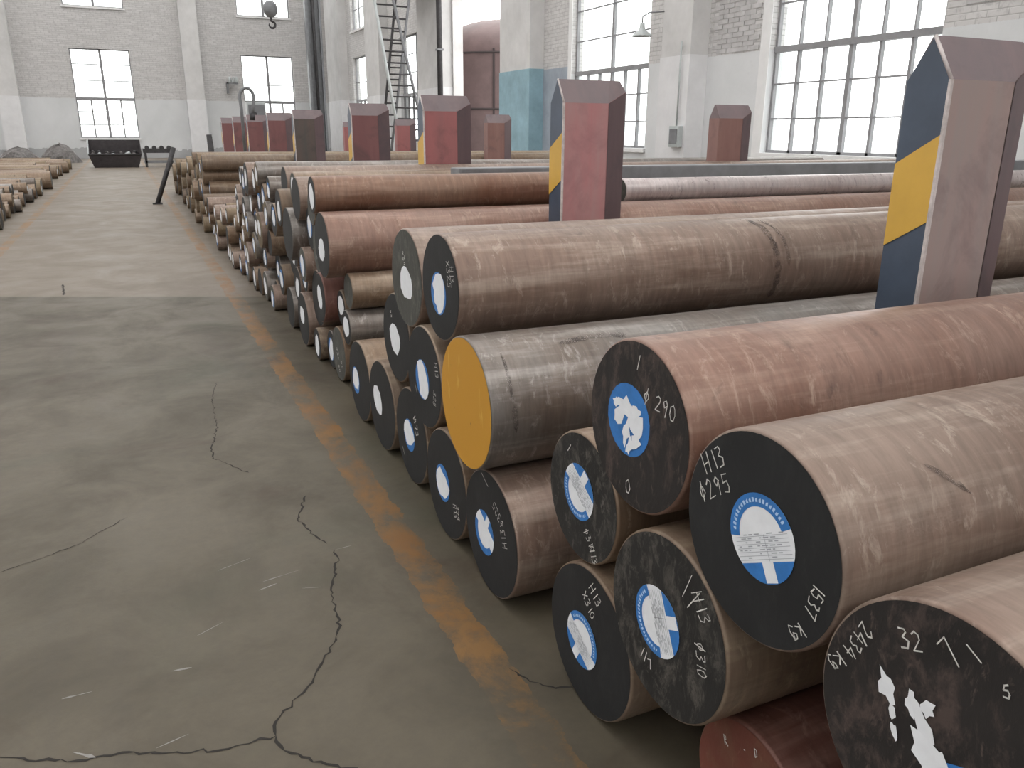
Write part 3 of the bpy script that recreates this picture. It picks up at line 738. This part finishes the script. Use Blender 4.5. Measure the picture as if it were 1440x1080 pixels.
# ---- packing of the stacks further along: bars dropped one by one into each bay
def pack(y0, y1, top, fixed, sizes, rnd, limit=200):
    cs = list(fixed); added = []
    for _ in range(limit):
        r = rnd.choice(sizes)/2*rnd.uniform(.94, 1.06)+.0015
        cand = []
        near_ = [(y0+r, r), (y1-r, r)]
        for (cy, cz, cr_) in cs:
            s = cr_+r
            dz = r-cz
            if abs(dz) <= s:
                d = math.sqrt(max(0, s*s-dz*dz)); near_ += [(cy+d, r), (cy-d, r)]
            for yy in (y0+r, y1-r):
                d2 = s*s-(yy-cy)**2
                if d2 > 0: near_.append((yy, cz+math.sqrt(d2)))
        for i_, (ay, az, ar) in enumerate(cs):
            for (by, bz, br_) in cs[i_+1:]:
                R1, R2 = ar+r, br_+r; dy, dz = by-ay, bz-az; d = math.hypot(dy, dz)
                if d > R1+R2 or d < 1e-6: continue
                a = (R1*R1-R2*R2+d*d)/(2*d); h2 = R1*R1-a*a
                if h2 < 0: continue
                h = math.sqrt(h2); my, mz = ay+a*dy/d, az+a*dz/d
                for sgn in (1, -1):
                    py, pz = my-sgn*h*dz/d, mz+sgn*h*dy/d
                    lo, hi = min(ay, by), max(ay, by)
                    if lo-1e-6 <= py <= hi+1e-6 and pz > (az+bz)/2-0.02: near_.append((py, pz))
        for (py, pz) in near_:
            if py < y0+r-1e-6 or py > y1-r+1e-6 or pz < r-1e-6: continue
            if any((py-c[0])**2+(pz-c[1])**2 < (r+c[2]-0.0004)**2 for c in cs): continue
            cand.append((pz+rnd.uniform(0, .02), py, pz))
        if not cand: continue
        cand.sort(); _, py, pz = cand[0]
        if pz+r > top: continue
        cs.append((py, pz, r)); added.append((py, pz-(.0015 if pz < r+.001 else 0), r-.0015))
    return added

POST_Y = [1.345, 3.187, 5.015, 6.825, 9.34, 11.13, 13.03, 14.77, 16.53]     # front faces of the posts
# bay behind the second post: four bars that show clearly, the rest packed in
b2 = [('a', .740, 3.702, .831, .165, 1.45, MB_COPPER, ME_BLACK, 'slim top steel bar with reddish side just left of the second striped post'),
      ('b', .740, 3.550, .626, .287, 4.8, MB_ROSE, ME_BLACK, 'thick pinkish steel bar under the slim top bar left of the second striped post'),
      ('c', .762, 3.775, .352, .235, 4.8, MB_RED, ME_BLACK, 'deep red steel bar in the middle of the stack beside the second striped post'),
      ('d', .788, 3.560, .128, .254, 4.8, MB_BROWN, ME_GREY, 'grey-ended steel bar on the floor at the foot of the red one')]
for i, (k, x, y, z, D, L, bm1, em, lab) in enumerate(b2):
    bars[k] = make_bar(x, y, z, D, L, bm1, em, lab, n=56, seed=50+i)
worn_label(bars['a'], 0, -.005, .055, lr, False); worn_label(bars['b'], -.01, -.02, .058, lr, False); worn_label(bars['c'], .0, 0, .056, lr, False)
chalk(bars['d'], [('~3~', -.04, .02, .03, A(-70)), ('~~', .03, -.03, .03, A(-60)), ('~~', -.02, -.06, .03, A(-60))], seed=16, w=.002)
bars['bright'] = make_bar(2.35, 3.690, .812, .125, 3.4, MB_BRIGHT, ME_GREY, 'bright turned steel bar to the right of the second striped post', n=40, seed=60)
# square billet on top of the same bay
bil = empty('steel_billet', (1.55, 4.03, .795)); tag(bil, 'dark grey square steel billet lying behind the bright turned bar', 'steel billet')
MB().box((0, -.065, 0), (4.9, .065, .13)).build('billet_body', M_IRONGREY, bil, bevel=.008)

pr = random.Random(8)
ORD = ['first', 'second', 'third', 'fourth', 'fifth', 'sixth', 'seventh', 'eighth', 'ninth', 'tenth', 'eleventh', 'twelfth', 'thirteenth', 'fourteenth', 'fifteenth', 'sixteenth', 'seventeenth', 'eighteenth', 'nineteenth', 'twentieth', 'twenty-first', 'twenty-second', 'twenty-third', 'twenty-fourth', 'twenty-fifth', 'twenty-sixth', 'twenty-seventh', 'twenty-eighth', 'twenty-ninth', 'thirtieth', 'thirty-first', 'thirty-second', 'thirty-third', 'thirty-fourth', 'thirty-fifth', 'thirty-sixth', 'thirty-seventh', 'thirty-eighth', 'thirty-ninth', 'fortieth']
def stack_label(pts, kind, bay, start):
    """each bar by its tier above the floor and its count along that tier"""
    w = 2*sum(p[2] for p in pts)/len(pts)*.86
    tiers = {}
    for p in pts: tiers.setdefault(int((p[1]-p[2])/w+.5), []).append(p)
    d = {}
    for t, ps in tiers.items():
        for k, p in enumerate(sorted(ps, key=lambda q: q[0])):
            d[(p[0], p[1])] = '%s %s, %s, %s from %s' % (kind, bay, 'on the floor' if t == 0 else ORD[t]+' tier up', ORD[k], start)
    return lambda py, pz: d[(py, pz)]
def stack(pts, x0, x1, bodies, ends, kind, bay, start, group, lab_p, L, n, flip=False):
    place(pts, x0, x1, bodies, ends, stack_label(pts, kind, bay, start), group, lab_p, L, n, flip)
def place(pts, x0, x1, bodies, ends, label, group, lab_p, L, n, flip=False, rr=None):
    for (py, pz, r) in pts:
        x = pr.uniform(x0, x1)
        e = pr.choice(ends)
        b_ = make_bar(x, py, pz, 2*r, L*pr.uniform(.95, 1.05), pr.choice(bodies), e, label(py, pz) if callable(label) else label, group, n=n, flip=flip, seed=pr.random())
        if pr.random() < lab_p: worn_label(b_, pr.uniform(-.15, .15)*r, pr.uniform(-.2, .2)*r, min(.056, r*.66), pr, pr.random() < .3)
fx2 = [(3.702, .831, .0835), (3.550, .626, .1445), (3.775, .352, .1185), (3.560, .128, .128), (4.03, .86, .095), (3.455, .86, .095)]
stack(pack(3.34, 5.0, .935, fx2, [.16, .19, .21, .24, .28], pr), .74, .83, [MB_GREY, MB_PINK, MB_TAN, MB_BROWN], [ME_BLACK, ME_BLACK, ME_GREY],
      'labelled dark bar', 'between second and third posts', 'the second post', 'labelled bars between second and third posts', .9, 4.8, 32)
stack(pack(5.17, 6.81, .93, [], [.15, .17, .19, .22], pr), .74, .83, [MB_GREY, MB_PINK, MB_TAN, MB_BROWN], [ME_BLACK, ME_BLACK, ME_GREY, ME_BROWN],
      'small labelled bar', 'between third and fourth posts', 'the third post', 'bars between third and fourth posts', .95, 4.8, 24)
stack(pack(6.98, 9.33, .46, [], [.14, .16, .18], pr), .70, .84, [MB_TAN, MB_BROWN, MB_OCHRE, MB_PINK], [ME_BLACK, ME_BLACK, ME_BROWN],
      'thin bar', 'in the low pile', 'the fourth post', 'bars of the low pile', .8, 4.8, 18)
stack(pack(9.49, 11.12, .86, [], [.17, .19, .21], pr), .70, .86, [MB_BROWN, MB_OCHRE, MB_TAN], [ME_BROWN, ME_BROWN, ME_BLACK],
      'thin brown bar', 'between fifth and sixth posts', 'the fifth post', 'bars between fifth and sixth posts', .25, 4.8, 16)
stack(pack(11.28, 13.02, .76, [], [.20, .22], pr), .72, .88, [MB_BROWN, MB_OCHRE, MB_TAN], [ME_BROWN, ME_BROWN, ME_BLACK],
      'ochre bar', 'between sixth and seventh posts', 'the sixth post', 'bars between sixth and seventh posts', .25, 4.8, 14)
stack(pack(13.18, 14.75, .70, [], [.23, .25], pr)+pack(14.91, 16.5, .66, [], [.25, .27], pr), .74, .9, [MB_BROWN, MB_OCHRE], [ME_BROWN, ME_BLACK],
      'rusty bar', 'at the far stack end', 'the seventh post', 'bars at the far end of the stack', .2, 4.8, 12)
# the low stack across the aisle
stack(pack(10.4, 16.0, .34, [], [.17, .2, .22], pr), -1.62, -1.35, [MB_BROWN, MB_TAN, MB_GREY], [ME_BROWN, ME_BLACK, ME_GREY],
      'thin bar', 'in the near left stack', 'its near end', 'bars at the near left of the aisle', .1, 5, 14, flip=True)
stack(pack(16.2, 27.4, .48, [], [.27, .3, .33], pr), -1.95, -1.3, [MB_BROWN, MB_OCHRE, MB_TAN], [ME_BROWN, ME_GREY],
      'brown bar', 'in the far left stack', 'its near end', 'bars at the far left of the aisle', .1, 5, 14, flip=True)

# ------------------------------------------------------------------ posts
PW, PD, PH, SH = 0.33, 0.118, 1.322, 1.225
def post(x, y, paint, label, stripes=True, edge=True, H=PH, cap=None):
    cap = cap or MP_CAP
    p = empty('steel_post', (x, y, 0)); tag(p, label, 'post', 'stanchions of the bar rack')
    sh = H-(PH-SH)
    # section: flat front, bent-back right corner, flat back
    sec = [(0, 0), (.22, 0), (PW, .04), (PW, PD), (0, PD)]
    m = MB()
    lo = [(a, b_, 0) for a, b_ in sec]; hi = [(a, b_, sh if b_ != .04 else sh+.05) for a, b_ in sec]
    n = 5
    m.v += lo+hi
    for k in range(n):
        m.f.append((k, (k+1) % n, n+(k+1) % n, n+k)); m.sm.append(False)
    m.f.append((4, 3, 2, 1, 0)); m.sm.append(False)
    m.build('post_body', paint, p)
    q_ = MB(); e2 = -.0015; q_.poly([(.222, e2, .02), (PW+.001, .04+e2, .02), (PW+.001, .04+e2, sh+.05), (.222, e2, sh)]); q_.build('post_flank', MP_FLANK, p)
    ym = PD*.5; c = MB(); c.v += hi+[(0, ym-.006, H), (.25, ym-.006, H), (PW-.02, ym, H), (PW-.02, ym+.006, H), (0, ym+.006, H)]
    for k in range(n):
        c.f.append((k, (k+1) % n, n+(k+1) % n, n+k)); c.sm.append(False)
    c.f.append(tuple(n+k for k in range(5))); c.sm.append(False)
    c.build('post_cap', cap, p)
    MB().box((-.05, -.0, 0), (PW+.04, PD, .012)).build('base_plate', M_IRON, p)
    if stripes:
        e = -.0025
        m = MB(); m.poly([(e, 0, 0.02), (e, 0, sh), (e, ym, H-.002), (e, PD, sh), (e, PD, .02)]); m.build('dark_side_paint', M_NAVY, p)
        for z in (.905, .505):
            m = MB(); m.poly([(2*e, 0.001, z), (2*e, 0.001, z+.2), (2*e, PD-.001, z+.13), (2*e, PD-.001, z-.07)])
            m.build('yellow_stripe', M_HAZ, p)
    if edge:
        m = MB(); m.box((-.006, -.004, 0.02), (.003, .003, sh)); m.build('worn_edge', M_WORN, p)
        m = MB(); m.tube([(-.001, 0, sh), (-.001, ym, H)], .0045, 6); m.build('worn_edge', M_WORN, p)
    return p
XPOST = 1.729
specs = [(MP_GREY, 'nearest post, grey-pink steel with dark blue and yellow striped side'),
 (MP_PINK, 'second post, faded red front with yellow and black striped side'),
 (MP_RED, 'third post, red front with yellow striped side, in front of the brown tank'),
 (MP_MAROON, 'fourth post, dark red front, right of the blackened post'),
 (MP_DARK, 'fifth post, blackened sooty front'),
 (MP_MAROON, 'sixth post, plain red-brown, left of the blackened post'),
 (MP_MAROON, 'seventh post, dark red-brown, below the lifting sling'),
 (MP_MAROON, 'eighth post, narrow red-brown, second last of the row'),
 (MP_MAROON, 'ninth post, last narrow red-brown one of the row')]
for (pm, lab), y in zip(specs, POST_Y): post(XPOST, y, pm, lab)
for y, pm, lab, H in ((5.02, MP_BROWN, 'brown post standing alone in the back row before the tall right window', 1.306), (9.345, MP_BROWN, 'back row reddish post in front of the blue painted pilaster', 1.302), (13.03, MP_RED, 'small back row post between third and fourth front posts', 1.285), (16.53, MP_RED, 'smallest back row post seen beside the fourth front post', 1.27)):
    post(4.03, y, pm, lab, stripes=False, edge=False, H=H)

# ------------------------------------------------------------------ far things
# scrap skip under the far window
sk = empty('scrap_skip', (-.2, 28.3, 0)); tag(sk, 'dark open steel skip full of scrap under the far left window', 'skip')
x0, x1 = -.74, .72
m = MB()
sec = [(x0+.12, x1-.12, 0.0), (x0, x1, .38)]
m.poly([(x0+.12, -.35, 0), (x1-.12, -.35, 0), (x1, -.45, .38), (x0, -.45, .38)])
m.poly([(x0, -.45, .38), (x1, -.45, .38), (x1-.03, -.42, .36), (x0+.03, -.42, .36)])
m.poly([(x0+.12, -.35, 0), (x0, -.45, .38), (x0, .5, .8), (x0+.12, .5, 0)])
m.poly([(x1-.12, -.35, 0), (x1-.12, .5, 0), (x1, .5, .8), (x1, -.45, .38)])
m.poly([(x0+.12, .5, 0), (x0, .5, .8), (x1, .5, .8), (x1-.12, .5, 0)])
m.poly([(x0+.1, -.35, .25), (x1-.1, -.35, .25), (x1-.1, .5, .25), (x0+.1, .5, .25)])
m.build('skip_body', M_SKIP, sk)
MB().tube([(x0, -.45, .38), (x1, -.45, .38)], .025, 6).build('skip_rim', M_IRON, sk)
MB().tube([(x0, -.45, .38), (x0, .5, .8)], .022, 6).build('skip_rim', M_LAMP, sk)
sr = random.Random(4)
for k in range(21):
    px_, py_ = -.82+.19*(k % 7)+sr.uniform(-.02, .02), 28.03+.2*(k//7)+sr.uniform(-.02, .02)
    s = sr.uniform(.05, .085); h0 = .28+(py_-27.98)*.25
    o = empty('scrap_offcut', (px_, py_, h0), sr.uniform(0, 3)); tag(o, 'small steel offcut among the scrap in the dark skip', 'offcut', 'offcuts in the skip')
    me = MB().tube([(-s, 0, s*.4), (s*sr.uniform(.4, 1), 0, s*sr.uniform(.5, 1.2))], s*.55, 9)
    me.build('offcut_body', sr.choice([M_RUBBLE, M_RUBBLE, M_LAMP, M_IRON]), o)
# roller bench beside it
rb = empty('roller_bench', (1.02, 28.2, 0)); tag(rb, 'dark low steel bench with rollers right of the skip', 'bench')
for a, b_ in (((-.42, -.3, .0), (-.36, -.24, .5)), ((.3, -.3, 0), (.36, -.24, .5)), ((-.42, .24, 0), (-.36, .3, .5)), ((.3, .24, 0), (.36, .3, .5))): MB().box(a, b_).build('leg', M_IRON, rb)
MB().box((-.45, -.32, .42), (.4, -.22, .54)).build('side_rail', M_IRON, rb); MB().box((-.45, .22, .42), (.4, .32, .54)).build('side_rail', M_IRON, rb)
MB().box((-.45, -.3, .12), (.4, -.25, .2)).build('lower_rail', M_IRONGREY, rb)
for k in range(4): MB().tube([(-.33+.21*k, -.22, .57), (-.33+.21*k, .22, .57)], .06, 12).build('roller', M_IRON, rb)
# bags of rubbish along the wall foot
for k, (x, y, w, h) in enumerate(((-4.6, 33.6, .62, .55), (-3.25, 33.2, .62, .5), (-1.95, 32.6, .6, .62))):
    o = empty('scrap_heap', (x, y, 0)); tag(o, ['grey heap of swarf by the far wall, leftmost of three', 'grey heap of swarf by the far wall, middle of three', 'grey heap of swarf by the far wall, nearest the skip'][k], 'heap')
    m = MB(); rr = random.Random(k); n = 18; ringsz = [0, .35, .65, .88, 1]
    for q in ringsz:
        for j in range(n):
            a = 2*math.pi*j/n; rad = w*math.sqrt(max(0, 1-q**1.4))*(1+rr.uniform(-.12, .12))
            m.v.append((rad*math.cos(a), rad*.8*math.sin(a), h*q*(1+rr.uniform(-.08, .08)) if q else 0))
    for q in range(len(ringsz)-1):
        for j in range(n):
            a = q*n+j; b_ = q*n+(j+1) % n; m.f.append((a, b_, b_+n, a+n)); m.sm.append(False)
    m.f.append(tuple((len(ringsz)-1)*n+j for j in range(n))); m.sm.append(False)
    m.build('heap_body', M_RUBBLE, o)
# prop leaning on the far end of the stack
pp = empty('steel_prop', (.395, 13.88, 0)); tag(pp, 'dark steel trestle leg leaning at the aisle end of the long stack', 'prop')
MB().tube([(0, 0, 0.01), (.33, .1, .84)], .035, 8).build('prop_pole', M_IRON, pp)
MB().box((-.07, -.06, 0), (.07, .06, .02)).build('foot_plate', M_IRON, pp)
# upright rods at the stack end
for k, (x, y) in enumerate(((1.60, 17.2), (1.95, 17.4))):
    o = empty('steel_stake', (x, y, 0)); tag(o, ['short dark stake at the stack end, left of the other', 'short dark stake at the stack end, right of the other'][k], 'stake')
    MB().tube([(0.0, 0, 0), (-.05*(1-k), 0, 1.02)], [.07-.03*k, .05-.02*k], 8).build('stake_body', M_IRON, o)
    MB().box((-.1, -.1, 0), (.1, .1, .015)).build('foot_plate', M_IRON, o)
# lifting sling standing on the stack + grey hoist box behind the posts
sl = empty('lifting_sling', (1.63, 12.1, .765)); tag(sl, 'big steel lifting loop standing above the seventh post', 'lifting sling')
pts = [(-.085, 0, 0), (-.085, 0, .62)]
for k in range(11):
    a = math.pi*(1-k/10); pts.append((.085*math.cos(a)*1.1, 0, .76+.13*math.sin(a)))
pts += [(.075, 0, .66), (.055, 0, .55)]
MB().tube(pts, .022, 8).build('loop', M_IRONGREY, sl)
MB().tube([(.055, 0, .56), (.05, 0, .47)], .036, 10).build('ferrule', M_IRON, sl)
MB().box((-.13, -.06, 0), (.13, .06, .03)).build('sling_foot', M_IRON, sl)
hb = empty('hoist_box', (1.93, 13.55, .64)); tag(hb, 'grey control box behind the posts beside the lifting loop', 'control box')
MB().box((-.13, -.1, 0), (.15, .1, .88)).build('box_body', M_LAMP, hb, bevel=.012)
MB().box((-.11, -.112, .5), (.13, -.1, .84)).build('box_lid', M_IRONGREY, hb)
MB().tube([(-.02, -.112, .7), (-.02, -.135, .7)], .03, 10).build('box_knob', M_IRON, hb)

# crane bridge (above the frame) and its hook
cb = empty('crane_bridge', (0, 25, 7.4)); tag(cb, 'overhead crane bridge above the frame carrying the hook', 'crane')
MB().box((-9.3, -.25, 0), (8.2, .25, .8)).build('girder', M_IRONGREY, cb)
MB().box((3.7, -.5, -.25), (4.7, .5, 0)).build('trolley', M_IRON, cb)
hk = empty('crane_hook', (4.205, 25, 3.9)); tag(hk, 'round grey crane hook block hanging before the upper far window', 'crane hook')
m = MB(); prof = [(0.001, -.22), (.1, -.2), (.17, -.12), (.2, 0), (.17, .13), (.1, .2), (.001, .22)]
m.lathe(prof, 20, 'Z', (0, 0, .42)); m.build('hook_block', M_IRONGREY, hk)
hp = [(0, 0, .22), (0, 0, .12)]
for k in range(10):
    a = math.radians(70-k*30); hp.append((.02+.085*math.cos(a), 0, .02+.085*math.sin(a)))
MB().tube(hp, [.035, .03]+[.034]*7+[.026, .02, .012], 8).build('hook', M_IRON, hk)
for dx in (-.08, .08): MB().tube([(dx, 0, .55), (dx, 0, 3.245)], .012, 6).build('wire_rope', M_IRON, hk)

# access platform and the two ladders
pf = empty('access_platform', (7.3, 23.6, 4.85)); tag(pf, 'grey steel platform high on the broad pilaster over the ladders', 'platform')
for k in range(9): MB().box((-1.1+.22*k, -.9, .06), (-.92+.22*k, .9, .1)).build('deck_plank', M_IRONGREY, pf)
MB().box((-1.15, -.95, -.08), (.9, -.88, .08)).build('edge_beam', M_IRON, pf); MB().box((-1.15, .88, -.08), (.9, .95, .08)).build('edge_beam', M_IRON, pf)
for x in (-1.1, -.1, .85): MB().tube([(x, -.91, .08), (x, -.91, 1.1)], .02, 6).build('rail_post', M_IRON, pf)
MB().tube([(-1.1, -.91, 1.1), (.9, -.91, 1.1)], .02, 6).build('hand_rail', M_IRON, pf)
def ladder(name_label, L0, L1, R0, R1, n, r=.03):
    o = empty('steel_ladder', L0); tag(o, name_label, 'ladder')
    L0, L1, R0, R1 = (Vector(p) for p in (L0, L1, R0, R1)); c = L0.copy()
    MB().tube([L0-c, L1-c], r, 8).build('rail', M_IRON if r < .04 else M_LAMP, o); MB().tube([R0-c, R1-c], r, 8).build('rail', M_IRONGREY, o)
    for k in range(1, n):
        t = k/n; MB().tube([L0.lerp(L1, t)-c, R0.lerp(R1, t)-c], .022, 6).build('rung', M_IRON, o)
ladder('long steel ladder leaning left up to the platform', (7.08, 22.2, 0), (6.38, 22.45, 4.85), (7.88, 22.2, 0), (6.87, 22.45, 4.85), 17, .042)
ladder('narrow dark ladder leaning right behind the long one', (6.42, 22.56, 0), (7.22, 22.56, 5.5), (6.70, 22.56, 0), (7.62, 22.56, 5.5), 18, .036)

# dark steel column and pipes in the corner
dc = empty('steel_column', (7.32, 34.0, 0)); tag(dc, 'dark grey steel column in front of the far right corner', 'column')
MB().box((-.3, -.02, 0), (-.22, .3, HT)).build('flange', M_IRONGREY, dc); MB().box((.22, -.02, 0), (.3, .3, HT)).build('flange', M_IRONGREY, dc)
MB().box((-.22, .12, 0), (.22, .16, HT)).build('web', M_IRONGREY, dc)
MB().tube([(.0, .02, 0), (.0, .02, HT)], .06, 10).build('conduit', M_IRON, dc)
dp = empty('down_pipe', (8.16, 22.22, 0)); tag(dp, 'dark vertical down pipe on the near edge of the broad pilaster', 'pipe')
MB().tube([(0, 0, 0), (0, 0, HT)], .075, 12).build('pipe_body', M_IRON, dp)
for z in (1.2, 3.2, 5.2): MB().box((-.09, -.09, z), (.09, .09, z+.05)).build('pipe_clip', M_IRONGREY, dp)

# brown tank out in the yard, seen through the doorway
tk = empty('storage_tank', (11.25, 25.0, -.32)); tag(tk, 'big red-brown domed tank standing outside the open doorway', 'tank')
rt = 2.15
prof = [(rt, 0), (rt, 3.6)]+[(rt*math.cos(a), 3.6+1.15*math.sin(a)) for a in [math.radians(10*k) for k in range(1, 9)]]+[(.05, 4.76)]
MB().lathe(prof, 48).build('tank_shell', M_TANK, tk)
for k in range(12):
    a = 2*math.pi*k/12; MB().box((-.02, -.03, 0), (.02, .03, 3.75)).build('vertical_seam', M_TANKSEAM, tk, loc=(rt*math.cos(a), rt*math.sin(a), 0), rot=(0, 0, a))
for z in (2.05, 3.62): MB().lathe([(rt-.01, z), (rt+.025, z), (rt+.025, z+.05), (rt-.01, z+.05)], 48).build('ring_seam', M_TANKSEAM, tk)

# wall lamp, switch box, wall bracket
lp = empty('wall_lamp', (8.0, 12.12, 2.62)); tag(lp, 'grey enamel cone lamp on an arm before the second tall window', 'lamp')
MB().lathe([(.17, 0), (.165, .012), (.06, .10), (.045, .13), (.04, .2), (.001, .21)], 24).build('lamp_shade', M_LAMP, lp)
MB().lathe([(.001, .005), (.03, .015), (.035, .05), (.02, .09)], 14).build('bulb', M_FRAMEW, lp)
MB().tube([(0, 0, .2), (0, 0, .3), (.1, -.03, .36), (.24, -.26, .36)], .012, 8).build('lamp_arm', M_IRONGREY, lp)
sb = empty('switch_box', (XP-.012, 11.27, .88)); tag(sb, 'grey switch box on the white pilaster right of the second tall window', 'switch box')
MB().box((-.09, -.13, 0), (0, .13, .33)).build('box_body', M_LAMP, sb, bevel=.01)
MB().box((-.098, -.10, .05), (-.088, .10, .28)).build('box_door', M_IRONGREY, sb)
MB().tube([(-.04, 0, .33), (-.04, 0, 1.6)], .014, 8).build('conduit', M_LAMP, sb)
wb = empty('wall_bracket', (4.45, YF, 2.9)); tag(wb, 'small grey insulator bracket on the far wall left of the second window', 'bracket')
MB().box((-.25, -.35, 0), (.2, -.28, .06)).build('arm', M_IRONGREY, wb); MB().box((-.25, -.35, -.35), (-.19, 0, .06)).build('arm', M_IRONGREY, wb)
for x in (-.12, .02, .14): MB().lathe([(.05, .06), (.08, .12), (.05, .18), (.07, .24), (.01, .3)], 12, 'Z', (x, -.31, 0)).build('insulator', M_LAMP, wb)
